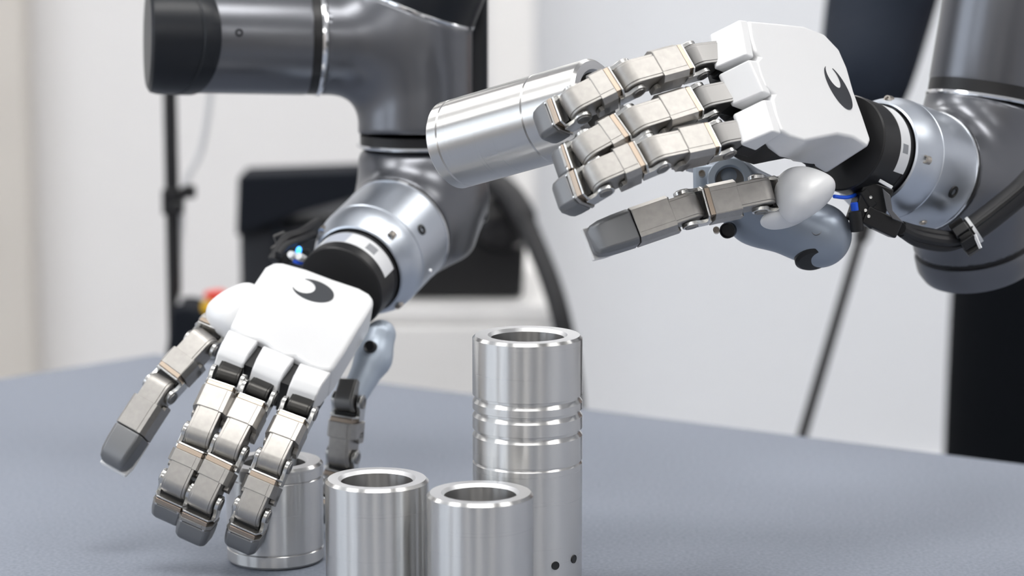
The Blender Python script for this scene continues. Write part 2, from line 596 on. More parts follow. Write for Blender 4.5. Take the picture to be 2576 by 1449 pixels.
def clevis(fing, Wd, a, h, x1):
    """hinge fork at local x = 0: bronze plate, bright lip, two ears with pins"""
    obj('edge_plate', box(bmesh.new(), x1 + .0002, x1 + .0030, -a * .76, a * .76, -h * .7, h * 1.0, Wd), M['edge'], fing, bevel=.0003)
    bm = bmesh.new()
    prism(bm, [(y, z) for y, z in ((-a * .98, -h * .7), (a * .98, -h * .7), (a * .98, h * .52), (a * .76, h * .93), (-a * .76, h * .93), (-a * .98, h * .52))], x1 - .0012, x1, Wd @ SEC)
    obj('hinge_lip', bm, M['pin'], fing, bevel=.0003)
    re = h * .60
    zc = -h * .06
    for s in (-1, 1):
        y0, y1 = (a * .76, a * 1.0) if s > 0 else (-a * 1.0, -a * .76)
        bm = bmesh.new()
        pr = [(x1 + .002, zc - re * .95), (x1 + .002, zc + re * .55), (x1 * .55, zc + re * .55)]
        for k in range(0, 13):
            t = math.radians(60) + math.radians(210) * k / 12
            pr.append((re * math.cos(t), re * math.sin(t) + zc))
        side_prism(bm, pr, y0, y1)
        obj('hinge_ear', bm, M['pin'], fing, Wd, bevel=.0004)
        m = Wd @ Matrix.Translation((0, s * a * 1.0, zc)) @ Matrix.Rotation(-s * math.pi / 2, 4, 'X')
        obj('hinge_pin', lathe(bmesh.new(), [(0, .0002), (re * .45, .0002), (re * .55, .0006), (re * .72, .0006), (re * .76, -.0003)], m, seg=18), M['finger_dark'], fing)
    obj('hinge_core', box(bmesh.new(), x1 * .72, x1 - .0011, -a * .7, a * .7, -h * .75, h * .30, Wd), M['black_gap'], fing)


def nose(fing, Wd, x0, L, a, h, name='hinge_tongue', m=None):
    """round-nosed tongue from x0 to the hinge at x = L"""
    R = h * .97
    pr = [(x0, -R)]
    for k in range(0, 13):
        t = -math.pi / 2 + math.pi * k / 12
        pr.append((L + R * math.cos(t) * .95, R * math.sin(t)))
    pr.append((x0, R))
    bm = bmesh.new()
    side_prism(bm, pr, -a * .56, a * .56)
    side_prism(bm, [(x - .0004, z * .955) for x, z in pr], -a * .70, a * .70)
    return obj(name, bm, m or M['finger'], fing, Wd, bevel=.0004)


def block(fing, Wd, xa, xb, a, h, name='finger_segment', rails=0):
    bm = bmesh.new()
    prism(bm, section(a, h), xa, xb, Wd @ SEC)
    for s in ((-1, 1) if rails else ()):           # side rails reaching round the tongue
        xr_ = xb + rails * .0032
        lo_, hi_ = min(xb - rails * .004, xr_), max(xb - rails * .004, xr_)
        prism(bm, [(lo_, -h * .85), (hi_, -h * .85), (hi_, -h * .15), (hi_ - rails * .0012, h * .02), (lo_, h * .02)] if rails > 0 else
              [(lo_, -h * .85), (hi_, -h * .85), (hi_, h * .02), (lo_ + .0012, h * .02), (lo_, -h * .15)],
              -max(s * a, s * a * .74), -min(s * a, s * a * .74), Wd @ XZ)
    prism(bm, [(-a * .74, h * .99), (a * .52, h * .99), (a * .52, h * 1.03), (-a * .74, h * 1.03)], xa + .0003, xb - .0003, Wd @ SEC)   # raised cover
    return obj(name, bm, M['finger'], fing, bevel=.0006)


def link_parts(fing, J0, J1, ydir, a, h, tip=False, flip=False, pad=False):
    """one finger segment between hinge centres J0 and J1; X along, Y across, Z to the back of the finger"""
    L = (J1 - J0).length
    x1 = .0096
    if not tip:
        Wd = frame(J1, J0 - J1, -ydir) if flip else frame(J0, J1 - J0, ydir)
        xm = L * .66
        block(fing, Wd, x1 + .0030, xm, a, h, rails=1)
        nose(fing, Wd, xm - .003, L, a, h)
        clevis(fing, Wd, a, h, x1)
        return
    Wd = frame(J0, J1 - J0, ydir)
    xs = L * (.50 if not flip else .56)
    if flip:
        Wn = frame(J0, J0 - J1, -ydir)
        nose(fing, Wn, -.014, 0, a, h)
        block(fing, Wd, .0105, xs, a, h, 'fingertip_segment', rails=0)
        for s in (-1, 1):
            obj('side_rail', side_prism(bmesh.new(), [(.007, -h * .85), (.012, -h * .85), (.012, 0), (.0085, 0), (.007, -h * .2)], min(s * a, s * a * .74), max(s * a, s * a * .74)), M['finger'], fing, Wd, bevel=.0004)
    else:
        block(fing, Wd, x1 + .0030, xs, a, h, 'fingertip_segment')
        clevis(fing, Wd, a, h, x1)
    # rounded coated end: loft of shrinking sections
    bm = bmesh.new()
    rings = []
    for (x, sy, zt, zb) in ((xs + .0004, .985, .985, .98), (xs + .002, 1.0, 1.0, 1.0), (L * .74, .98, .97, 1.0), (L * .88, .93, .84, .95), (L * .96, .82, .60, .80), (L, .62, .22, .52)):
        rings.append([bm.verts.new((x, y * sy * a, (z * zt if z > 0 else z * zb) * h)) for y, z in
                      ((-1, -.8), (-.8, -1), (.8, -1), (1, -.8), (1, .6), (.77, 1), (-.77, 1), (-1, .6))])
    for r0, r1 in zip(rings, rings[1:]):
        for k in range(8):
            j = (k + 1) % 8
            bm.faces.new((r0[k], r0[j], r1[j], r1[k]))
    bm.faces.new(rings[-1]); bm.faces.new(rings[0][::-1])
    obj('fingertip', bm, M['tip'], fing, Wd, bevel=.0012, seg=3, angle=50)
    if not flip:
        for s in (-1, 1):
            m = Wd @ Matrix.Translation((xs + .0002, s * a * .66, h * .99))
            obj('screw', lathe(bmesh.new(), [(0, .0004), (.0006, .0004), (.0008, -.0004)], m, seg=10), M['pin'], fing)
    if pad:
        bm = bmesh.new()
        prs = [(xs, -h * .95), (L * .86, -h * .98), (L * 1.01, -h * .5), (L * 1.03, -h * .78), (L * .9, -h * 1.22), (xs, -h * 1.15)]
        side_prism(bm, prs, -a * .92, a * .92)
        obj('finger_pad', bm, M['pad'], fing, Wd, bevel=.0012, seg=3, label='white soft fingertip pad')


def finger(hand, base, dors, ydir, a, h, flip=False, pad=False, root=(.95, 'finger_dark')):
    """dors: [(px,py,depth)] hinge points on the back of the finger + tip; base: room point the first hinge hangs on"""
    D = [P(*q) for q in dors]
    Z = []
    for p, q in zip(D, D[1:]):
        Z.append((q - p).cross(ydir).normalized())
    J = []
    for i, p in enumerate(D):
        z = (Z[max(i - 1, 0)] + Z[min(i, len(Z) - 1)]).normalized()
        J.append(p - z * h)
    if flip:
        Wd = frame(J[0], base - J[0], -ydir)
        L = (base - J[0]).length
        bm = bmesh.new()
        prism(bm, section(a, h), .0126, max(L, .016), SEC)
        f = obj('finger', bm, M['finger'], hand, Wd, bevel=.0007)
        clevis(f, Wd, a, h, .0096)
    else:
        Wd = frame(base, J[0] - base, ydir)
        f = nose(hand, Wd, -.002, (J[0] - base).length, a * .92, h * root[0], name='finger', m=M[root[1]])
    n = len(J) - 1
    for i in range(n):
        tip = i == n - 1
        link_parts(f, J[i], J[i + 1], ydir, a, h, tip=tip, flip=flip, pad=pad and tip)
    return f


class Palm:
    """frame of a palm: u across, v to the fingers, n to the back of the hand; pixels are projected on its plane"""
    def __init__(self, o, u, v):
        self.u = u.normalized()
        self.v = (v - self.u * v.dot(self.u)).normalized()
        self.n = self.v.cross(self.u)
        self.o = o
        self.m = Matrix((self.v, self.u, self.n)).transposed().to_4x4()   # local X = v, Y = u, Z = n
        self.m.translation = o

    def hit(self, px, py, off=0.0):
        r = P(px, py, 1.0) - CAM
        t = ((self.o + self.n * off) - CAM).dot(self.n) / r.dot(self.n)
        q = CAM + r * t - self.o
        return q.dot(self.v), q.dot(self.u)

    def at(self, a, b, c=0.0):
        return self.o + self.v * a + self.u * b + self.n * c


def poly_round(pts, r=.002):
    return pts


def outline(pl, pix, off=0.0):
    return [pl.hit(x, y, off) for x, y in pix]


def crescent(hand, pl, p_a, p_b, wid, bite, rin, off):
    """emblem: dark ellipse with a round bite near its first end; p_a, p_b ends of the long axis, bite = centre of the bite"""
    a = Vector(pl.hit(*p_a, off)); b = Vector(pl.hit(*p_b, off))
    c = (a + b) / 2
    ex = (b - a) / 2
    A = ex.length
    ex.normalize()
    ey = Vector((-ex.y, ex.x))
    B = wid * A
    ci = Vector(pl.hit(*bite, off))
    ri = (rin[0] * A, rin[1] * B)

    def inside_bite(p):
        d = p - ci
        return (d.dot(ex) / ri[0]) ** 2 + (d.dot(ey) / ri[1]) ** 2 < 1
    n = 160
    outer = [c + ex * (A * math.cos(2 * math.pi * k / n)) + ey * (B * math.sin(2 * math.pi * k / n)) for k in range(n)]
    keep = [p for p in outer if not inside_bite(p)]
    # start the kept arc just after the bite
    fl = [not inside_bite(p) for p in outer]
    st = next((k for k in range(n) if fl[k] and not fl[k - 1]), 0)
    arc = []
    k = st
    while fl[k % n] and len(arc) < n:
        arc.append(outer[k % n]); k += 1
    bm = bmesh.new()
    if len(arc) < n:
        def ang(p):
            d = p - ci
            return math.atan2(d.dot(ey) / ri[1], d.dot(ex) / ri[0])
        t0, t1 = ang(arc[-1]), ang(arc[0])
        # go back along the bite through the inside of the ellipse
        if t1 > t0:
            t1 -= 2 * math.pi
        inner = [ci + ex * (ri[0] * math.cos(t0 + (t1 - t0) * j / 60)) + ey * (ri[1] * math.sin(t0 + (t1 - t0) * j / 60)) for j in range(1, 60)]
        if sum(((p - c).dot(ex) / A) ** 2 + ((p - c).dot(ey) / B) ** 2 < 1.0 for p in inner) < 30:
            t1 += 2 * math.pi
            inner = [ci + ex * (ri[0] * math.cos(t0 + (t1 - t0) * j / 60)) + ey * (ri[1] * math.sin(t0 + (t1 - t0) * j / 60)) for j in range(1, 60)]
        # strip between the two arcs
        m = len(inner)
        arc2 = [arc[int(round(j * (len(arc) - 1) / (m - 1)))] for j in range(m)]
        inner = inner[::-1]
        lo_a = [bm.verts.new((p.x, p.y, off)) for p in arc2]
        lo_b = [bm.verts.new((p.x, p.y, off)) for p in inner]
        hi_a = [bm.verts.new((p.x, p.y, off + .0004)) for p in arc2]
        hi_b = [bm.verts.new((p.x, p.y, off + .0004)) for p in inner]
        for j in range(m - 1):
            for q in ((hi_a[j], hi_a[j + 1], hi_b[j + 1], hi_b[j]), (lo_a[j], lo_b[j], lo_b[j + 1], lo_a[j + 1]),
                      (lo_a[j], lo_a[j + 1], hi_a[j + 1], hi_a[j]), (lo_b[j], hi_b[j], hi_b[j + 1], lo_b[j + 1])):
                try:
                    bm.faces.new(q)
                except ValueError:
                    pass
    return obj('emblem', bm, M['emblem'], hand, pl.m, label='dark crescent emblem on the white back', angle=60)


# ---------------------------------------------------------------- raised hand (right of the picture)
RP = Palm(P(1897, 100, 1.437), CV(80, -280, 127), CV(-225, 40, 230))
rh = empty('robot_hand', P(2080, 240, 1.47), 'raised robotic hand with white shell holding a steel tube in the air', 'robot hand')
pix = [(1884, 50), (1889, 90), (1900, 128), (1912, 142), (1903, 152), (1913, 188), (1926, 218), (1948, 236), (1942, 246), (1952, 290),
       (1966, 328), (1990, 342), (2026, 354), (2066, 346), (2110, 338), (2150, 345), (2186, 368), (2192, 352), (2172, 292), (2150, 232),
       (2133, 172), (2112, 124), (2074, 84), (2022, 64), (1960, 57)]
ol = outline(RP, pix)
dep = [-.014 - max(0, min(1, (-x) / .055)) * .019 for x, y in ol]
obj('palm_shell', prism(bmesh.new(), ol, 0, 0, z0s=dep), M['white'], rh, RP.m, bevel=.0028, seg=4, angle=40, label='white plastic shell on the back of the hand')
cx = sum(p[0] for p in ol) / len(ol); cy = sum(p[1] for p in ol) / len(ol)
inn = [(cx + (x - cx) * .90 + .004, cy + (y - cy) * .90) for x, y in ol]
obj('palm_frame', prism(bmesh.new(), inn, -.036, -.006), M['black_gap'], rh, RP.m, bevel=.002, label='black inner frame under the white shell')
crescent(rh, RP, (2079, 166), (2138, 276), .62, (2095, 193), (.52, .60), .0001)


def knuckle(hand, pl, b0, b1, prof, v0=0.0, skew=0.0, narrow=.0012):
    """white cover over a finger root: profile (v, n) extruded across u from b0 to b1, narrowing to the front"""
    bm = bmesh.new()
    n = len(prof)
    vm = max(p[0] for p in prof)
    lo = [bm.verts.new((x + v0, b0 + narrow * max(0, x) / vm, z)) for x, z in prof]
    hi = [bm.verts.new((x + v0 + skew, b1 - narrow * max(0, x) / vm, z)) for x, z in prof]
    bm.faces.new(lo); bm.faces.new(hi[::-1])
    for i in range(n):
        j = (i + 1) % n
        bm.faces.new((lo[j], lo[i], hi[i], hi[j]))
    return obj('knuckle_cover', bm, M['white'], hand, pl.m, bevel=.0013, seg=3, angle=40)


Rk = [((1885, 50), (1903, 146)), ((1908, 150), (1947, 240)), ((1945, 250), (1972, 338))]
PROF_R = [(.0004, -.0004), (.0072, -.0008), (.0135, -.018), (.0125, -.020), (.0004, -.020)]
for k, (p, q) in enumerate(Rk):
    a = RP.hit(*p); b = RP.hit(*q)
    knuckle(rh, RP, a[1] + .0004, b[1] - .0004, PROF_R, v0=a[0] + .0008, skew=b[0] - a[0])
    bm = bmesh.new()
    box(bm, a[0] - .004, a[0] + .010, a[1] + .003, b[1] - .003, -.030, -.0195)
    obj('knuckle_mount', bm, M['black_gap'], rh, RP.m, bevel=.001)

RF = (
    [(1764, 131, 1.428), (1592, 176, 1.404), (1440, 246, 1.398), (1336, 318, 1.412)],
    [(1786, 236, 1.420), (1608, 290, 1.396), (1468, 362, 1.390), (1384, 424, 1.404)],
    [(1832, 330, 1.412), (1656, 366, 1.388), (1498, 430, 1.382), (1384, 500, 1.396)],
)
for (p, q), dors in zip(Rk, RF):
    a = RP.hit(*p); b = RP.hit(*q)
    base = RP.at((a[0] + b[0]) / 2 + .002, (a[1] + b[1]) / 2, -.020)
    finger(rh, base, dors, RP.u, .0104, .0084)

# ---------------------------------------------------------------- lowered hand (left of the picture)
LP = Palm(P(835, 933, 1.532), CV(280, -108, 45.5), CV(-100, -175, 200))
lh = empty('robot_hand', P(760, 800, 1.56), 'lowered robotic hand with white shell gripping a tube on the table', 'robot hand')
pix = [(577, 822), (600, 838), (628, 851), (655, 855), (668, 862), (690, 880), (715, 895), (745, 897), (756, 905), (780, 920), (810, 929),
       (836, 931), (868, 884), (905, 822), (938, 768), (942, 752), (930, 736), (905, 722), (840, 700), (770, 674), (712, 658), (690, 657),
       (668, 668), (632, 722), (600, 775)]
ol = outline(LP, pix)
obj('palm_shell', prism(bmesh.new(), ol, -.026, 0), M['white'], lh, LP.m, bevel=.0030, seg=4, angle=40, label='white plastic shell on the back of the hand')
cx = sum(p[0] for p in ol) / len(ol); cy = sum(p[1] for p in ol) / len(ol)
inn = [(cx + (x - cx) * .90, cy + (y - cy) * .88) for x, y in ol]
obj('palm_frame', prism(bmesh.new(), inn, -.036, -.008), M['black_gap'], lh, LP.m, bevel=.002, label='black inner frame under the white shell')
crescent(lh, LP, (738, 713), (838, 750), .66, (764, 720), (.56, .70), .0001)
Lk = [((577, 822), (655, 853)), ((664, 862), (746, 897)), ((756, 906), (838, 932))]
PROF_L = [(.0004, -.0004), (.012, -.0008), (.0185, -.0040), (.0225, -.0105), (.0220, -.013), (.010, -.022), (.0004, -.022)]
for k, (p, q) in enumerate(Lk):
    a = LP.hit(*p); b = LP.hit(*q)
    knuckle(lh, LP, a[1] + .0004, b[1] - .0004, PROF_L, v0=a[0] + .0008, skew=(b[0] - a[0]))
    bm = bmesh.new()
    box(bm, a[0] - .004, a[0] + .016, a[1] + .003, b[1] - .003, -.032, -.014)
    obj('knuckle_mount', bm, M['black_gap'], lh, LP.m, bevel=.001)
for (p, q), (p2, q2) in zip(Lk, Lk[1:]):
    a = LP.hit(*q); b = LP.hit(*p2)
    bm = bmesh.new()
    box(bm, min(a[0], b[0]) - .003, max(a[0], b[0]) + .017, a[1] - .002, b[1] + .002, -.030, -.0055)
    obj('slot_filler', bm, M['black_gap'], lh, LP.m)
LF = (
    [(572, 930, 1.521), (500, 1084, 1.499), (436, 1222, 1.494), (408, 1322, 1.508)],
    [(650, 968, 1.518), (574, 1113, 1.496), (503, 1258, 1.491), (468, 1374, 1.505)],
    [(752, 1010, 1.513), (683, 1150, 1.492), (622, 1292, 1.488), (592, 1396, 1.502)],
)
for (p, q), dors in zip(Lk, LF):
    a = LP.hit(*p); b = LP.hit(*q)
    base = LP.at((a[0] + b[0]) / 2 + .008, (a[1] + b[1]) / 2, -.016)
    finger(lh, base, dors, LP.u, .0106, .0084, root=(.62, 'root_shaded'))


# ---------------------------------------------------------------- thumbs and thumb shells
def shell(name, parent, pts, r, m, k=.006, cut=None, step=.0012, label=None):
    """rounded body round a chain of tapering capsules [(point, radius)...]"""
    q = [np.array(p) for p in pts]

    def f(x):
        d = None
        for i in range(len(q) - 1):
            e = sd_cone(x, q[i], q[i + 1], r[i], r[i + 1])
            d = e if d is None else smin(d, e, k)
        if cut:
            for o, n, kk in cut:
                d = smax(d, sd_plane(x, np.array(o), np.array(n)), kk)
        return d
    lo, hi = bounds(pts, max(r) + .004)
    return obj(name, solid(f, lo, hi, step), m, parent, angle=60, label=label)


def hull_shell(name, parent, pix, depth, n, thick, m, label=None, dome=.5, z=None):
    """pillow-shaped shell over a pixel outline; n = outward direction, thick = how far it rises and falls"""
    c = P(sum(p[0] for p in pix) / len(pix), sum(p[1] for p in pix) / len(pix), depth)
    ring = []
    for x, y in pix:
        r = P(x, y, 1.0) - CAM
        ring.append(CAM + r * ((c - CAM).dot(n) / r.dot(n)))
    bm = bmesh.new()
    layers = [(.55, -1.0), (.86, -.85), (1.0, -.35), (1.0, 0.0), (.93, .42), (.74, .78), (.42, .97)]
    vs = [[bm.verts.new(c + (p - c) * s + n * (thick * o)) for p in ring] for s, o in layers]
    k = len(ring)
    for a, b in zip(vs, vs[1:]):
        for i in range(k):
            j = (i + 1) % k
            bm.faces.new((a[i], a[j], b[j], b[i]))
    top = bm.verts.new(c + n * thick)
    for i in range(k):
        bm.faces.new((vs[-1][i], vs[-1][(i + 1) % k], top))
    bm.faces.new(vs[0][::-1])
    o = obj(name, bm, m, parent, angle=80, label=label)
    s = o.modifiers.new('round', 'SUBSURF')
    s.levels = 2; s.render_levels = 2
    return o


# right thumb
nT = CV(.25, .55, .80)
hull_shell('thumb_shell', rh, [(1948, 470), (1954, 444), (1972, 430), (2010, 428), (2052, 440), (2086, 456), (2102, 470), (2100, 490), (2078, 512), (2044, 536), (2008, 550), (1984, 538), (1962, 510)],
           1.452, nT, .013, M['white'], label='white rounded shell at the root of the thumb')
hull_shell('thumb_shell', rh, [(1905, 545), (1960, 528), (2012, 545), (2040, 540), (2010, 556), (1960, 566), (1925, 562)], 1.458, nT, .008, M['white'],
           label='white lower lip under the thumb root')
tu = CV(.12, -.95, .20)
finger(rh, P(1965, 492, 1.458), [(1922, 478, 1.440), (1738, 516, 1.428), (1492, 600, 1.416)], tu, .0104, .0086, flip=True, pad=True)
# left thumb
nL = CV(-.25, .70, .62)
hull_shell('thumb_shell', lh, [(518, 800), (524, 786), (548, 766), (590, 738), (632, 720), (660, 720), (650, 760), (610, 815), (585, 838), (560, 838), (532, 828), (520, 816)],
           1.572, nL, .012, M['white'], label='white rounded shell at the root of the thumb')
tl = CV(.86, -.40, .30)
finger(lh, P(545, 822, 1.575), [(500, 850, 1.556), (394, 965, 1.545), (268, 1160, 1.532)], tl, .0104, .0086, flip=True, pad=True)

# blue-grey actuator housings on the palm side
hp = [P(1835, 462, 1.492), P(1910, 530, 1.500), P(2060, 592, 1.505)]
hs = shell('actuator_housing', rh, hp, [.0165, .0185, .0190], M['housing'], k=.01, label='blue-grey rounded actuator housing under the palm')
fr = zframe(P(1836, 452, 1.474), CV(-.1, .25, .95))
obj('housing_ring', lathe(bmesh.new(), [(.0130, -.006), (.0130, .0008), (.0122, .0014), (.0086, .0014), (.0080, .0004), (.0080, -.004)], fr, seg=40), M['housing_hi'], hs)
obj('housing_bore', lathe(bmesh.new(), [(0, -.002), (.0081, -.002), (.0081, .0002)], fr, seg=30), M['finger_dark'], hs)
obj('housing_plate', box(bmesh.new(), -.0135, .0135, -.0120, .0120, -.004, .0004, zframe(P(1803, 462, 1.480), CV(-.1, .25, .95), CV(1, 0, 0))), M['housing_hi'], hs, bevel=.003, seg=3)
for (x, y, d, r) in ((1766, 437, 1.4755, .0019), (1802, 579, 1.486, .0019)):
    m = zframe(P(x, y, d), CV(-.1, .1, .98))
    obj('screw', lathe(bmesh.new(), [(0, .001), (r * .5, .001), (r * .6, .0022), (r, .0022), (r, -.004)], m, seg=16), M['brass'], hs)
m = zframe(P(1830, 580, 1.4835), CV(-.3, -.1, .95))
obj('socket', lathe(bmesh.new(), [(0, -.001), (.0036, -.001), (.0040, .0006), (.0046, .0006), (.0046, -.004)], m, seg=24), M['black'], hs)
m = zframe(P(2053, 579, 1.4865), CV(.1, .15, .98))
obj('screw', lathe(bmesh.new(), [(0, .0002), (.0022, .0002), (.0030, .0010), (.0034, .0002), (.0034, -.004)], m, seg=20), M['finger_dark'], hs)
m = zframe(P(2046, 652, 1.497), CV(.12, -.80, .55))
obj('end_cap', lathe(bmesh.new(), [(0, .0020), (.0090, .0016), (.0108, .0002), (.0108, -.006)], m, seg=32), M['black'], hs, label='black round cap in the housing')
# opposing finger behind the held tube
finger(rh, P(1850, 425, 1.500), [(1792, 388, 1.517), (1690, 365, 1.511), (1548, 348, 1.501), (1440, 345, 1.489)], CV(.2, -.92, .3), .0085, .0075)

hp = [P(958, 842, 1.620), P(940, 900, 1.616), P(893, 990, 1.606)]
hs = shell('actuator_housing', lh, hp, [.0095, .0105, .0085], M['housing_hi'], k=.006, step=.001, label='blue-grey actuator housing along the far side of the palm')
m = zframe(P(930, 872, 1.6045), CV(-.3, .2, .93))
obj('screw', lathe(bmesh.new(), [(0, .0004), (.0024, .0004), (.0034, .0012), (.0040, .0002), (.0040, -.004)], m, seg=20), M['black'], hs)
m = zframe(P(974, 912, 1.614), CV(.95, -.2, .25))
obj('end_cap', lathe(bmesh.new(), [(0, .001), (.006, .0008), (.0072, 0), (.0072, -.005)], m, seg=24), M['black'], hs)
finger(lh, P(886, 975, 1.604), [(862, 1012, 1.592), (848, 1150, 1.596), (836, 1225, 1.600), (812, 1318, 1.598)], CV(.93, .05, .36), .0098, .0085)


# ================================================================== ROBOT ARMS
def ring_lathe(name, parent, o, axis, prof, m, seg=72, label=None, angle=25):
    return obj(name, lathe(bmesh.new(), prof, zframe(Vector(o), axis), seg=seg), m, parent, angle=angle, label=label)


def wrist(arm, hand, o, a, hint, clen, sticker):
    """silver flange with its front centre at o, axis a towards the hand, and the black coupling of the hand"""
    # flange: z runs to the hand, 0 at the front face
    ring_lathe('wrist_flange', arm, o, a, [(.0, .001), (.0290, .001), (.0290, .0076), (.0298, .0082), (.0310, .0076), (.0322, .0048), (.0338, .0012), (.0354, -.0030), (.0364, -.0068), (.0367, -.0105),
                                         (.0362, -.0112), (.0362, -.0120), (.0367, -.0126), (.0367, -.0500), (.0355, -.0505), (.0, -.0506)], M['silver'], label='silver wrist flange with screws', angle=16)
    ring_lathe('chrome_band', arm, o, a, [(.0355, -.0500), (.0372, -.0502), (.0374, -.0512), (.0355, -.0514)], M['chrome'])
    ring_lathe('seal_ring', arm, o, a, [(.0355, -.0513), (.0371, -.0514), (.0373, -.0534), (.0355, -.0536)], M['black'])
    fm = zframe(o, a, hint)
    for an in sticker['screws']:
        m = fm @ Matrix.Translation((.0333 * math.cos(an), .0333 * math.sin(an), .0024))
        obj('screw', lathe(bmesh.new(), [(0, -.0004), (.0013, -.0004), (.0017, .0009), (.0025, .0009), (.0028, -.003)], m, seg=18), M['brass'], arm)
    for an, z, r, mm in sticker['bolts']:
        m = fm @ Matrix.Rotation(an, 4, 'Z') @ Matrix.Translation((.0366, 0, z)) @ Matrix.Rotation(math.pi / 2, 4, 'Y')
        obj('bolt', lathe(bmesh.new(), [(0, -.0002), (r * .5, -.0002), (r * .62, .0011), (r, .0008), (r * 1.1, -.001)], m, seg=20), M[mm], arm)
    # coupling belongs to the hand
    cp = ring_lathe('wrist_coupling', hand, o, a, [(.0, .0015), (.0284, .0015), (.0284, .012), (.0279, .0124), (.0279, .0130), (.0284, .0134), (.0284, clen - .001), (.0276, clen), (0, clen)], M['black'],
                    label='black round wrist coupling')
    # curved sticker
    a0, a1, z0, z1 = sticker['arc']
    def patch(name, a0, a1, z0, z1, r, m, n=24):
        bm = bmesh.new()
        A = [[bm.verts.new(fm @ Vector((rr * math.cos(t), rr * math.sin(t), z))) for t in (a0 + (a1 - a0) * k / n for k in range(n + 1))]
             for rr, z in ((r, z0), (r, z1), (r - .0004, z1), (r - .0004, z0))]
        for i in range(4):
            for k in range(n):
                bm.faces.new((A[i][k], A[i][k + 1], A[(i + 1) % 4][k + 1], A[(i + 1) % 4][k]))
        for k in (0, n):
            bm.faces.new([A[i][k] for i in range(4)])
        return obj(name, bm, m, cp)
    patch('sticker', a0, a1, z0, z1, .02865, M['sticker'])
    ln = a1 - a0
    rnd = random.Random(3)
    zc = [z0 + (z1 - z0) * f for f in (.22, .42, .62, .80)]
    for z in zc:                                           # rows of tiny print too small to read
        t = a0 + ln * .08
        while t < a0 + ln * .52:
            d = ln * rnd.uniform(.02, .06)
            patch('print', t, t + d, z, z + (z1 - z0) * .07, .02872, M['print'], n=2)
            t += d + ln * .02
    if sticker.get('grey'):
        patch('sticker_field', a0 + ln * .13, a0 + ln * .40, z0 + .0005, z1 - .0005, .0287, M['sticker_grey'], n=10)
    patch('print', a0 + ln * .62, a0 + ln * .74, z0 + (z1 - z0) * .25, z0 + (z1 - z0) * .8, .02872, M['print'], n=4)
    return fm


# ---------------------------------------------------------------- left arm
la = empty('industrial_robot', P(1045, 120, 1.672), 'dark grey robot arm with black end cap above the lowered hand', 'robot arm')
aL = CV(-.373, -.43, .82)
LFc = P(913, 668, 1.638)
wrist(la, lh, LFc, aL, CV(0, 1, 0), .034, {'grey': 1, 'arc': (.65, -1.45, .0125, .0255), 'screws': (.72, -.88, -2.5, -4.05), 'bolts': ((-1.18, -.0235, .0034, 'black'), (-2.0, -.024, .0016, 'chrome'), (.9, -.024, .003, 'black'))})
vL = CV(.0, 1, .0)
LJ = LFc - aL * .092
ringL = P(1045, 352, 1.710)
E = P(1045, 108, 1.710)
LJb = Vector((ringL.x, ringL.y, ringL.z)) - vL * .0
upv = CV(0, .985, .16)
lowc = ringL - upv * .066
f1a, f1b = np.array(ringL - upv * .004), np.array(lowc)
g0, g1 = np.array(LFc - aL * .053), np.array(lowc + Vector((0, 0, 0)))
aL_n = np.array(aL)


def f_wristL(p):
    d1 = sd_cyl(p, f1b - np.array(upv) * .012, f1a, .0378, .010)
    d2 = sd_cyl(p, g0, g0 - aL_n * .070, .0372, .004)
    d = smin(d1, d2, .014)
    return smax(d, sd_plane(p, g0, aL_n), .001)


lo, hi = bounds([ringL, lowc, LFc - aL * .053, LFc - aL * .12], .050)
wj = obj('wrist_joint', solid(f_wristL, lo, hi, .0018), M['arm'], la, angle=50, label='dark grey wrist joint body')
# joint band between the wrist joint and the elbow
ring_lathe('joint_band', la, ringL, upv, [(.0, -.002), (.0366, -.002), (.0366, .0040), (0, .004)], M['black'])
ring_lathe('chrome_band', la, ringL, upv, [(.036, -.0042), (.0386, -.0040), (.0390, -.0030), (.0386, -.0020), (.036, -.0018)], M['chrome'])
hx = CV(-.97, .0, .22)
capn = CV(.36, .92, .20)
capc = P(1051, 20, 1.706)
e0 = np.array(ringL + upv * .004); e1 = np.array(E + upv * .06)
h0 = np.array(E); h1 = np.array(E + hx * .0635)


def f_elbowL(p):
    d1 = sd_cyl(p, e0, e1, .0378, .002)
    d2 = sd_cyl(p, h0, h1, .0352, .001)
    d = smin(d1, d2, .020)
    d = smax(d, sd_plane(p, h1, np.array(hx)), .001)
    return smax(d, sd_plane(p, np.array(capc), np.array(capn)), .0015)


lo, hi = bounds([ringL, E + hx * .064, E, capc + capn * .02, E + upv * .03], .045)
obj('elbow_joint', solid(f_elbowL, lo, hi, .0018), M['arm'], la, angle=50, label='dark grey elbow body joining the upright and the level tube')
ring_lathe('cap_rim', la, capc, capn, [(.0, -.001), (.0384, -.001), (.0398, .0002), (.0398, .0016), (.0388, .0024), (0, .0026)], M['chrome'])
ring_lathe('cap_gasket', la, capc - capn * .0072, capn, [(.036, 0), (.0392, .0004), (.0394, .0058), (.036, .006)], M['black'])
ring_lathe('joint_cap', la, capc, capn, [(.0, .002), (.0392, .002), (.0392, .070), (.0375, .080), (.030, .086), (0, .087)], M['cap'], label='black joint cap')
o = E + hx * .0635
ring_lathe('chrome_band', la, o, hx, [(.034, .0), (.0360, .0002), (.0364, .0016), (.0360, .0034), (.034, .0036)], M['chrome'])
ring_lathe('joint_band', la, o, hx, [(.0, .0034), (.0352, .0036), (.0352, .0092), (0, .0094)], M['black'])
ring_lathe('level_tube', la, o, hx, [(.0, .0092), (.0353, .0094), (.0356, .0110), (.0356, .0895), (0, .0897)], M['arm'], label='dark grey level arm tube')
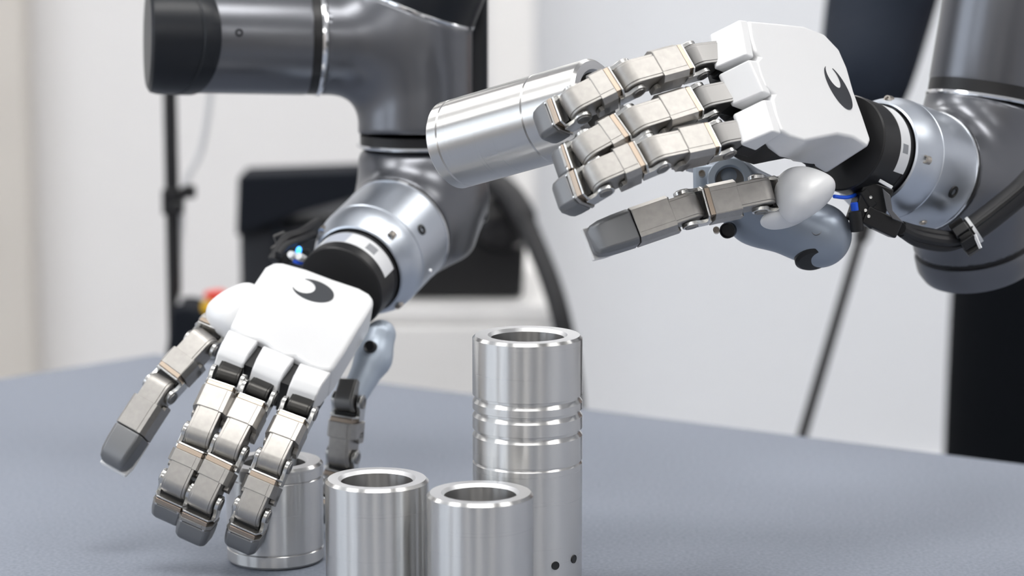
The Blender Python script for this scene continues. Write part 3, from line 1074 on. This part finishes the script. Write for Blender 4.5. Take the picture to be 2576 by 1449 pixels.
endcap = ring_lathe('end_cap', la, o, hx, [(.0, .0840), (.0366, .0842), (.0370, .0852), (.0370, .0945), (.0364, .0951), (.0364, .0958), (.0368, .0964), (.0367, .1060), (.0355, .1110), (.0325, .1128), (.0, .1132)], M['cap'], label='black round end cap')
for v in endcap.data.vertices:                     # the inner rim of the cap sweeps forward on the front
    t_ = (v.co - o).dot(hx)
    ra_ = v.co - o - hx * t_
    f_ = max(0.0, min(1.0, (.111 - t_) / .014))
    v.co -= hx * (.016 * f_ * ra_.dot(CV(0, -.05, 1)) / .0366)
zz = CV(.22, .02, .97)
m = zframe(o + hx * .0575 + (zz - hx * zz.dot(hx)).normalized() * .0356, (zz - hx * zz.dot(hx)))
obj('socket_screw', lathe(bmesh.new(), [(0, -.0003), (.0011, -.0003), (.0014, .0003), (.0026, .0003), (.0030, -.001)], m, seg=20), M['cap'], la)
# dark cover running down the far side of the upright
bm = bmesh.new()
q0 = P(1180, -80, 1.738); q1 = P(1180, 560, 1.738)
fr = zframe(q1, q0 - q1, CV(1, 0, 0))
box(bm, -.018, .0128, -.012, .012, 0, (q0 - q1).length, fr)
obj('side_cover', bm, M['cap'], la, bevel=.004, seg=3, label='dark flat cover along the upright')
# continuation out of the picture: link up to a wall-like column mount
ring_lathe('upper_link', la, capc + capn * .08, CV(-.05, 1, -.1), [(.0, 0), (.034, 0), (.034, .42), (0, .42)], M['arm'])

# little connectors beside the left coupling
bm = bmesh.new()
c = P(728, 620, 1.650)
for k in range(9):
    q = c + RIGHT * random.uniform(-.009, .010) + UP * random.uniform(-.008, .010) + FWD * random.uniform(-.004, .006)
    box(bm, -.004, .004, -.003, .003, -.0045, .0045, zframe(q, CV(random.uniform(-1, 1), 1, random.uniform(-.5, .8))))
obj('connector_block', bm, M['black'], la, bevel=.001, label='cluster of small black connectors')
obj('status_light', lathe(bmesh.new(), [(0, .002), (.0014, .0016), (.0018, 0), (.0018, -.002), (0, -.002)], zframe(P(752, 628, 1.625), CV(.2, .5, .8)), seg=16), M['led'], la, label='small glowing blue light')
for (x, y) in ((736, 643), (757, 648)):
    obj('plug', lathe(bmesh.new(), [(0, .003), (.0022, .003), (.0026, .001), (.0026, -.005), (0, -.005)], zframe(P(x, y, 1.622), CV(-.4, .3, .85)), seg=16), M['sticker'], la, label='white plug')
bm = bmesh.new()
tube(bm, spline([P(690, 655, 1.625), P(700, 630, 1.628), P(720, 600, 1.634), P(760, 585, 1.64), P(800, 560, 1.66)], 8), .0032, 10)
tube(bm, spline([P(700, 640, 1.62), P(722, 618, 1.625), P(752, 606, 1.63), P(790, 590, 1.645)], 8), .0026, 10)
obj('signal_cable', bm, M['black_soft'], la, label='black cables bunched beside the wrist')
obj('blue_tube', tube(bmesh.new(), spline([P(738, 656, 1.622), P(752, 661, 1.622), P(770, 662, 1.625)], 6), .0012, 8), M['blue'], la)

# ---------------------------------------------------------------- right arm
ra = empty('industrial_robot', P(2490, 300, 1.60), 'dark grey robot arm with braided cable behind the raised hand', 'robot arm')
aR = CV(-.64, .15, .75)
RFc = P(2213, 391, 1.53)
wrist(ra, rh, RFc, aR, CV(0, 1, 0), .040, {'arc': (-.5, -2.1, .0120, .0222), 'screws': (-.12, -1.69, -3.2, 1.5), 'bolts': ((-2.05, -.032, .0038, 'black'), (-2.8, -.034, .0024, 'brass'))})
vR = CV(.165, .985, .0)
ringR = P(2490, 238, 1.605)
J = RFc - aR * .100
bR = CV(-.22, .88, .42)
lowR = J - bR * .037
r0 = np.array(RFc - aR * .053)
aR_n = np.array(aR)
vRn, bRn = np.array(vR), np.array(bR)
Jn = np.array(J)


def f_elbowR(p):
    d1 = sd_cyl(p, Jn, np.array(ringR) - vRn * .006, .0385, .003)
    d2 = sd_cyl(p, r0, r0 - aR_n * .060, .0372, .002)
    d3 = sd_cyl(p, np.array(lowR), Jn + bRn * .012, .0385, .001)
    d = smin(smin(d1, d3, .022), d2, .014)
    d = smax(d, sd_plane(p, r0, aR_n), .001)
    return smax(d, sd_plane(p, np.array(lowR), -bRn), .001)


lo, hi = bounds([ringR, lowR, J, RFc - aR * .053, RFc - aR * .115], .050)
obj('elbow_joint', solid(f_elbowR, lo, hi, .0018), M['arm'], ra, angle=50, label='dark grey elbow body of the right arm')
ring_lathe('chrome_band', ra, ringR, vR, [(.036, -.0062), (.0390, -.0060), (.0394, -.0050), (.0390, -.0036), (.036, -.0034)], M['chrome'])
ring_lathe('joint_band', ra, ringR, vR, [(.0, -.0036), (.0382, -.0036), (.0382, .0042), (0, .0042)], M['black'])
ring_lathe('upper_tube', ra, ringR, vR, [(.0, .0040), (.0382, .0042), (.0386, .0060), (.0380, .30), (0, .30)], M['arm'], label='dark grey upper arm tube')
ring_lathe('seal_ring', ra, lowR, bR, [(.0, .0012), (.0368, .0010), (.0368, -.0030), (.0, -.0032)], M['black'])
ring_lathe('joint_cap', ra, lowR, bR, [(.0, -.0028), (.0385, -.0030), (.0388, -.006), (.0384, -.014), (.0355, -.020), (.028, -.023), (0, -.024)], M['arm'], label='rounded lower joint cap')
# braided cable bundle with its clamp
bm = bmesh.new()
path = spline([P(2640, 400, 1.535), P(2576, 474, 1.538), P(2500, 538, 1.538), P(2436, 586, 1.536)], 14)
tube(bm, path, .0078, 16)
obj('braided_sleeve', bm, M['black_soft'], ra, label='black braided cable sleeve')
for k in range(5):
    off = Vector((0, 0, 0))
    an = k * 2 * math.pi / 5
    pts = [q + (UP * math.cos(an) - FWD * math.sin(an)) * .0068 for q in path]
    obj('cable_strand', tube(bmesh.new(), pts, .0022, 8), M['black'], ra)
bm = bmesh.new()
cl = zframe(P(2428, 594, 1.535), CV(.75, .5, .1))
lathe(bm, [(0, -.004), (.0092, -.004), (.0098, 0), (.0092, .004), (0, .004)], cl, seg=16)
for k in range(7):
    an = k * .9
    box(bm, -.002, .002, -.003, .003, -.005, .004, cl @ Matrix.Rotation(an, 4, 'Z') @ Matrix.Translation((.0095, 0, 0)))
obj('cable_clamp', bm, M['black'], ra, bevel=.0006, label='black knobbly cable clamp')
obj('cable_tie', lathe(bmesh.new(), [(.0082, -.001), (.0088, -.001), (.0088, .001), (.0082, .001)], zframe(P(2450, 578, 1.536), CV(.75, .5, .1)), seg=24, close=True), M['sticker'], ra, label='pale cable tie')
obj('tie_end', box(bmesh.new(), -.001, .001, -.0006, .0006, 0, .009, zframe(P(2452, 590, 1.524), CV(.35, -.9, .2))), M['sticker'], ra, bevel=.0003)
for k, (dy, dd) in enumerate(((0, 0), (14, .004), (-12, .005))):
    pts = spline([P(2432, 598 + dy * .4, 1.537 + dd), P(2380, 606 + dy, 1.53 + dd), P(2310, 594 + dy, 1.522 + dd), P(2268, 576 + dy * .5, 1.5125 + dd * .5)], 8)
    obj('signal_cable', tube(bmesh.new(), pts, .0034, 10), M['black_soft'], ra, label='black signal cable under the flange')
# connector bracket and plugs below the right coupling
bm = bmesh.new()
box(bm, -.012, .007, -.012, .013, -.009, .004, frame(P(2200, 520, 1.500), CV(.9, -.3, -.2), CV(.3, .9, 0)))
box(bm, -.012, .011, -.005, .006, -.008, .004, frame(P(2216, 561, 1.500), CV(.9, -.4, -.2), CV(.4, .9, 0)))
box(bm, -.003, .003, -.006, .006, -.006, .006, frame(P(2176, 500, 1.500), CV(.7, .5, -.2), CV(-.4, .85, .1)))
box(bm, -.004, .004, -.004, .004, -.005, .005, frame(P(2184, 552, 1.500), CV(.7, -.5, -.2), CV(.4, .85, .1)))
obj('connector_block', bm, M['black'], rh, bevel=.0012, label='black cable connector block under the wrist')
for (x, y) in ((2190, 497), (2177, 530), (2185, 545)):
    obj('contact', lathe(bmesh.new(), [(0, .001), (.0009, .0008), (.0011, 0), (0, -.001)], zframe(P(x, y, 1.494), CV(0, .3, .95)), seg=10), M['pin'], rh)
bm = bmesh.new()
bl = [P(x, y, 1.4935) for x, y in ((2220, 474), (2240, 492), (2246, 530), (2275, 562), (2246, 552), (2230, 528))]
nb = CV(-.3, .2, .93)
lo_ = [bm.verts.new(q) for q in bl]; hi_ = [bm.verts.new(q + nb * .0015) for q in bl]
bm.faces.new(lo_); bm.faces.new(hi_[::-1])
for i in range(6):
    bm.faces.new((lo_[i], lo_[(i + 1) % 6], hi_[(i + 1) % 6], hi_[i]))
obj('bracket', bm, M['arm'], rh, bevel=.0004, label='grey folded metal bracket')
obj('bracket_edge', box(bmesh.new(), -.0043, .0043, -.0010, .0010, -.001, .001, frame(P(2228, 463, 1.490), CV(.85, -.48, 0), CV(.5, .85, 0))), M['sticker'], rh, bevel=.0003, label='bright bracket edge')
cn = CV(-.12, .97, .1)
cb = P(2156, 578, 1.494)
obj('air_plug', lathe(bmesh.new(), [(0, -.001), (.0036, -.001), (.0040, .001), (.0040, .0105), (.0032, .0112), (0, .0112)], zframe(cb, cn), seg=20), M['black'], rh, label='black push-in plug')
obj('plug_collar', lathe(bmesh.new(), [(.0, .0110), (.0022, .0112), (.0022, .0155), (.0018, .016), (0, .016)], zframe(cb, cn), seg=20), M['blue'], rh, label='blue plug collar')
obj('blue_tube', tube(bmesh.new(), spline([P(2098, 494, 1.480), P(2125, 497, 1.486), P(2142, 494, 1.493), P(2152, 490, 1.50)], 8), .0011, 8), M['blue'], rh, label='thin bright blue air tube')

# ================================================================== BACKGROUND THINGS
# cabinet carrying the dark cases
yq = P(900, 769, 2.6)
cab_top = yq.z
xL, xR = P(585, 769, 2.6).x, P(1335, 769, 2.6).x
pc = empty('white_pedestal', Vector(((xL + xR) / 2, yq.y + .18, 0)), 'plain white pedestal cabinet behind the table under the black case', 'cabinet')
obj('body', box(bmesh.new(), xL, xR + .02, yq.y, yq.y + .40, 0, cab_top - .015), M['trim'], pc, bevel=.003)
obj('top_board', box(bmesh.new(), xL - .004, xR + .024, yq.y - .004, yq.y + .404, cab_top - .0149, cab_top), M['trim'], pc, bevel=.002)
obj('door', box(bmesh.new(), xL + .01, xR + .01, yq.y - .012, yq.y - .0005, .06, cab_top - .02), M['trim'], pc, bevel=.002)

# left: soft black case with a lid
yc = yq.y + .03
sx = lambda px: P(px, 600, 2.63).x
zt = P(700, 436, 2.63).z
zm = P(700, 556, 2.65).z
bc = empty('black_case', Vector(((sx(597) + sx(1010)) / 2, yc + .12, cab_top)), 'soft black equipment case with an overhanging lid behind the lowered wrist', 'case')
obj('body', box(bmesh.new(), sx(600), sx(1010), yc + .012, yc + .24, cab_top + .0005, zm), M['case2'], bc, bevel=.012, seg=3)
bm = bmesh.new()
fm = Matrix.Translation((0, yc, 0))
prism(bm, [(sx(596), zm - .012), (sx(760), zm + .012), (sx(1012), zm + .04), (sx(1012), zt + .006), (sx(870), zt + .004), (sx(604), zt)], -.08, 0, fm @ XZ)
obj('lid', bm, M['case'], bc, bevel=.004, seg=3)
obj('strap', box(bmesh.new(), sx(690), sx(712), yc + .004, yc + .0115, cab_top + .02, zm), M['case'], bc, bevel=.002)

# right: glossy rounded black unit with a hose
z0 = cab_top
sx2 = lambda px: P(px, 650, 2.62).x
bu = empty('black_drive_unit', Vector((sx2(1180), yq.y + .14, z0)), 'glossy black machine unit with rounded shoulder behind the left arm', 'machine')
a_, b_ = sx2(1015), sx2(1324)
zsh = P(1300, 480, 2.62).z
zmid = P(1300, 600, 2.62).z
pr = [(a_, z0 + .0005), (b_ - .004, z0 + .0005), (b_, zmid)]
rr = b_ - sx2(1235)
for k in range(1, 9):
    t = math.pi / 2 * k / 8
    pr.append((b_ - rr + rr * math.cos(t), zmid + (zsh - zmid) * math.sin(t)))
pr.append((a_, zsh))
obj('body', prism(bmesh.new(), pr, -(yq.y + .24), -(yq.y + .04), XZ), M['black'], bu, bevel=.006, seg=3)
obj('drum', lathe(bmesh.new(), [(0, .030), (.018, .029), (.030, .022), (.034, .008), (.034, -.010)], zframe(Vector((sx2(1262), yq.y + .036, P(1262, 560, 2.6).z)), Vector((0, -1, .15))), seg=40), M['gloss'], bu, label='glossy black round shoulder')
hose = spline([P(1215, 455, 2.58), P(1262, 470, 2.56), P(1305, 520, 2.54), P(1345, 610, 2.52), P(1385, 710, 2.50), P(1416, 820, 2.49), P(1440, 960, 2.50), P(1450, 1100, 2.5)], 8)
hose += [Vector((hose[-1].x + .01, hose[-1].y + .02, z)) for z in (.4, .2, .012)]
tag(obj('hose', tube(bmesh.new(), hose, [.0125] * 20 + [.0100] * (len(hose) - 20), 14), M['black_soft']), 'thick black hose arching down past the tall tube', 'hose')

# stand with control box and the emergency stop on it
ps = P(437, 700, 2.40)
st = empty('control_stand', Vector((ps.x, ps.y, 0)), 'black upright stand with clamp and control box behind the table corner', 'stand')
ztop = P(437, 90, 2.40).z
obj('pole', lathe(bmesh.new(), [(0, .02), (.0065, .02), (.0065, ztop), (0, ztop)], Matrix.Translation((ps.x, ps.y, 0)), seg=20), M['black'], st)
obj('base', lathe(bmesh.new(), [(0, 0.001), (.17, .001), (.17, .012), (.05, .022), (0, .024)], Matrix.Translation((ps.x, ps.y, 0)), seg=40), M['black'], st)
zk = P(437, 500, 2.40).z
bm = bmesh.new()
box(bm, ps.x - .0085, ps.x + .010, ps.y - .009, ps.y + .009, zk - .013, zk + .011)
box(bm, ps.x + .010, ps.x + .022, ps.y - .005, ps.y + .005, zk + .002, zk + .014)
lathe(bm, [(0, -.006), (.006, -.006), (.006, .006), (0, .006)], zframe(Vector((ps.x + .006, ps.y - .012, zk - .006)), Vector((0, 1, 0))), seg=16)
obj('clamp', bm, M['black'], st, bevel=.002, label='black clamp on the pole')
z1 = P(437, 772, 2.38).z
xl_, xr_ = P(418, 800, 2.38).x, P(575, 800, 2.38).x
obj('control_box', prism(bmesh.new(), [(xl_ - .006, z1 - .075), (xr_, z1 - .075), (xr_, z1 - .012), (xl_ + .02, z1), (xl_ + .006, z1)], -(ps.y + .04), -(ps.y - .03), XZ), M['case'], st, bevel=.005, seg=3, label='dark control box')
obj('box_bracket', box(bmesh.new(), ps.x - .02, ps.x + .02, ps.y - .015, ps.y + .015, z1 - .12, z1 - .076), M['black'], st, bevel=.002)
obj('thin_cable', tube(bmesh.new(), spline([P(535, 100, 2.42), P(528, 250, 2.42), P(505, 380, 2.42), P(465, 470, 2.41), P(452, 620, 2.41), P(450, 765, 2.40)], 8), .0028, 8), M['pale'], st, label='pale thin cable hanging beside the pole')
es_c = Vector((P(540, 770, 2.37).x, ps.y - .012, z1 - .010))
es = empty('emergency_stop', es_c, 'yellow emergency stop box with red mushroom button on the control box', 'switch')
fr = Matrix.Translation(es_c) @ Matrix.Rotation(math.radians(-6), 4, 'Y')
obj('enclosure', box(bmesh.new(), -.0125, .0125, -.0125, .0125, .0015, .0145, fr), M['yellow'], es, bevel=.002, seg=3)
obj('button', lathe(bmesh.new(), [(0, .024), (.008, .0236), (.0105, .0215), (.0105, .0185), (.006, .0165), (.006, .0142), (0, .0142)], fr, seg=28), M['red'], es, label='red mushroom button')

# slanted pole in front of the wall on the right
sp_t = P(2172, 575, 2.55)
sp_b = P(2020, 1090, 2.45)
dv = (sp_b - sp_t)
k = (0.008 - sp_t.z) / dv.z
foot = sp_t + dv * k
tp = empty('slanted_pole', Vector((foot.x, foot.y, 0)), 'thin black pole leaning behind the table, left of the dark trousers', 'pole')
obj('shaft', tube(bmesh.new(), [foot, sp_t], .0052, 14), M['black_soft'], tp)
obj('grip', tube(bmesh.new(), [sp_t + (foot - sp_t).normalized() * .012, sp_t - (foot - sp_t).normalized() * .05], .0082, 14), M['black_soft'], tp)
obj('foot', lathe(bmesh.new(), [(0, 0), (.012, 0), (.012, .012), (.006, .02), (0, .02)], Matrix.Translation((foot.x, foot.y, .0005)), seg=18), M['black_soft'], tp)

# ================================================================== PERSON behind the table on the right
pd = 2.62                                                   # distance of the person
hip = P(2900, 560, pd)
pr_ = empty('person', Vector((hip.x, hip.y, 0)), 'person in dark navy jacket and black trousers standing behind the right arm', 'person')


def skin_body(name, verts, edges, radii, m, parent, label=None, sub=2, root=0):
    me = bpy.data.meshes.new(name)
    me.from_pydata([tuple(v) for v in verts], edges, [])
    me.materials.append(m)
    o = bpy.data.objects.new(name, me)
    COL.objects.link(o)
    place(o, Matrix.Identity(4), parent)
    sk = o.modifiers.new('skin', 'SKIN')
    sk.use_smooth_shade = True
    lay = me.skin_vertices[0] if me.skin_vertices else None
    if lay is None:
        bm = bmesh.new(); bm.from_mesh(me); bm.verts.layers.skin.verify(); bm.to_mesh(me); bm.free()
        lay = me.skin_vertices[0]
    for i, r in enumerate(radii):
        lay.data[i].radius = r if isinstance(r, tuple) else (r, r)
        lay.data[i].use_root = (i == root)
    s = o.modifiers.new('sub', 'SUBSURF')
    s.levels = sub; s.render_levels = sub
    if label:
        o['label'] = label
    return o


hx_, hy_ = hip.x, hip.y
# one continuous body: pelvis, spine, neck, head, two arms, two legs
V = [Vector((hx_, hy_, .98)), Vector((hx_ - .01, hy_ + .01, 1.12)), Vector((hx_ - .02, hy_ + .01, 1.28)), Vector((hx_ - .02, hy_ + .02, 1.42)), Vector((hx_ - .02, hy_ + .01, 1.52)),
     Vector((hx_ - .02, hy_ - .01, 1.60)), Vector((hx_ - .02, hy_ - .01, 1.70)),
     Vector((hx_ - .10, hy_, .90)), Vector((hx_ - .12, hy_ - .01, .50)), Vector((hx_ - .13, hy_ + .01, .10)),
     Vector((hx_ + .10, hy_, .90)), Vector((hx_ + .11, hy_ + .0, .50)), Vector((hx_ + .12, hy_ + .02, .10)),
     Vector((hx_ + .17, hy_ + .02, 1.40)), Vector((hx_ + .23, hy_ + .03, 1.13)), Vector((hx_ + .22, hy_ - .10, .93))]
Eb = [(0, 1), (1, 2), (2, 3), (3, 4), (4, 5), (5, 6), (0, 7), (7, 8), (8, 9), (0, 10), (10, 11), (11, 12), (3, 13), (13, 14), (14, 15)]
Rb = [(.15, .11), (.145, .10), (.16, .11), (.13, .09), .055, (.075, .085), (.075, .09), .092, .062, .05, .092, .062, .05, .065, .050, .035]
sh_l = Vector((hx_ - .20, hy_ + .01, 1.41))
el_l = P(2214, 10, pd - .06)
wr_l = P(2168, 262, pd - .20)
V += [sh_l, el_l, wr_l]
Rb += [.050, .028, .018]
Eb += [(3, 16), (16, 17), (17, 18)]
body = skin_body('body', V, Eb, Rb, M['skin'], pr_)
# clothes
jk = [V[0] + Vector((0, 0, .02)), V[1], V[2], V[3], V[3] + Vector((0, 0, .07)), V[13], V[14], V[15] + Vector((0, .02, .05)), sh_l, el_l, P(2166, 272, pd - .205)]
skin_body('jacket', jk, [(0, 1), (1, 2), (2, 3), (3, 4), (3, 5), (5, 6), (6, 7), (3, 8), (8, 9), (9, 10)],
          [(.17, .13), (.165, .12), (.18, .13), (.15, .11), (.07, .07), .082, .066, .048, .080, .060, .044], M['cloth'], pr_, 'dark navy jacket with creased sleeves')
lt = P(2462, 690, pd)
tr = [Vector((hx_, hy_, .99)), Vector((hx_ - .105, hy_ - .005, .88)), Vector((hx_ - .125, hy_ - .015, .52)), Vector((hx_ - .14, hy_ + .005, .06)),
      Vector((hx_ + .10, hy_, .88)), Vector((hx_ + .11, hy_, .52)), Vector((hx_ + .12, hy_ + .02, .06))]
skin_body('trousers', tr, [(0, 1), (1, 2), (2, 3), (0, 4), (4, 5), (5, 6)], [(.16, .12), .108, .090, .078, .108, .090, .078], M['cloth2'], pr_, 'black loose trousers')
for s, q in ((-1, V[9]), (1, V[12])):
    bm = bmesh.new()
    prof = [(-.05, -.10), (.05, -.10), (.055, .02), (.04, .14), (0, .17), (-.04, .14), (-.055, .02)]
    prism(bm, [(x, -y) for x, y in prof], 0.001, .085, Matrix.Translation((q.x, q.y, 0)))
    obj('shoe', bm, M['shoe'], pr_, bevel=.02, seg=3)
# head details (above the picture)
hd = V[6]
hb = sd_ellip
hr = obj('hair', solid(lambda p: np.maximum(sd_ellip(p, hd + Vector((0, .018, .035)), [np.array((1, 0, 0)), np.array((0, 1, 0)), np.array((0, 0, 1))], (.088, .105, .098)),
                                            -((p - np.array(hd + Vector((0, -.05, .03)))) @ np.array((0, .85, .5)))), np.array(hd) - .16, np.array(hd) + .18, .008), M['hair'], pr_, angle=70)
for s in (-1, 1):
    obj('eye', lathe(bmesh.new(), [(0, .006), (.008, .004), (.011, 0), (.008, -.004), (0, -.006)], zframe(hd + Vector((s * .03, -.083, -.01)), Vector((0, -1, 0))), seg=12), M['pad'], pr_)
    obj('ear', lathe(bmesh.new(), [(0, .01), (.022, .006), (.028, 0), (0, -.008)], zframe(hd + Vector((s * .078, 0, -.02)), Vector((s, 0, 0))), seg=14), M['skin'], pr_)
obj('nose', lathe(bmesh.new(), [(.016, 0), (.012, .018), (.0, .034)], zframe(hd + Vector((0, -.088, -.045)), Vector((0, -.7, .7))), seg=10), M['skin'], pr_)
obj('mouth', box(bmesh.new(), -.022, .022, -.088, -.076, -.078, -.070, Matrix.Translation(hd)), M['red'], pr_, bevel=.003)
# hand at the end of the lowered sleeve, hidden behind the white shell
def small_hand(wrist_p, d, side):
    fwd = d.normalized()
    y = fwd.cross(Vector((0, 0, 1))).normalized() if abs(fwd.z) < .9 else fwd.cross(Vector((0, 1, 0))).normalized()
    z = fwd.cross(y)
    V2 = [wrist_p, wrist_p + fwd * .05]
    E2 = [(0, 1)]
    R2 = [(.030, .022), (.038, .016)]
    for k, (o_, ln) in enumerate(((-.027, .065), (-.009, .075), (.009, .07), (.027, .055))):
        i = len(V2)
        b = wrist_p + fwd * .085 + y * o_
        V2 += [b, b + fwd * ln * .5 + z * .008, b + fwd * ln * .85 + z * .026]
        E2 += [(1, i), (i, i + 1), (i + 1, i + 2)]
        R2 += [.0095, .0085, .0075]
    i = len(V2)
    b = wrist_p + fwd * .03 + y * side * .035
    V2 += [b, b + fwd * .035 + y * side * .018, b + fwd * .06 + y * side * .02]
    E2 += [(1, i), (i, i + 1), (i + 1, i + 2)]
    R2 += [.012, .010, .0085]
    skin_body('hand', V2, E2, R2, M['skin'], pr_)
small_hand(wr_l, Vector((.12, .9, -.35)), -1)
small_hand(V[15], Vector((0, -.3, -.9)), -1)
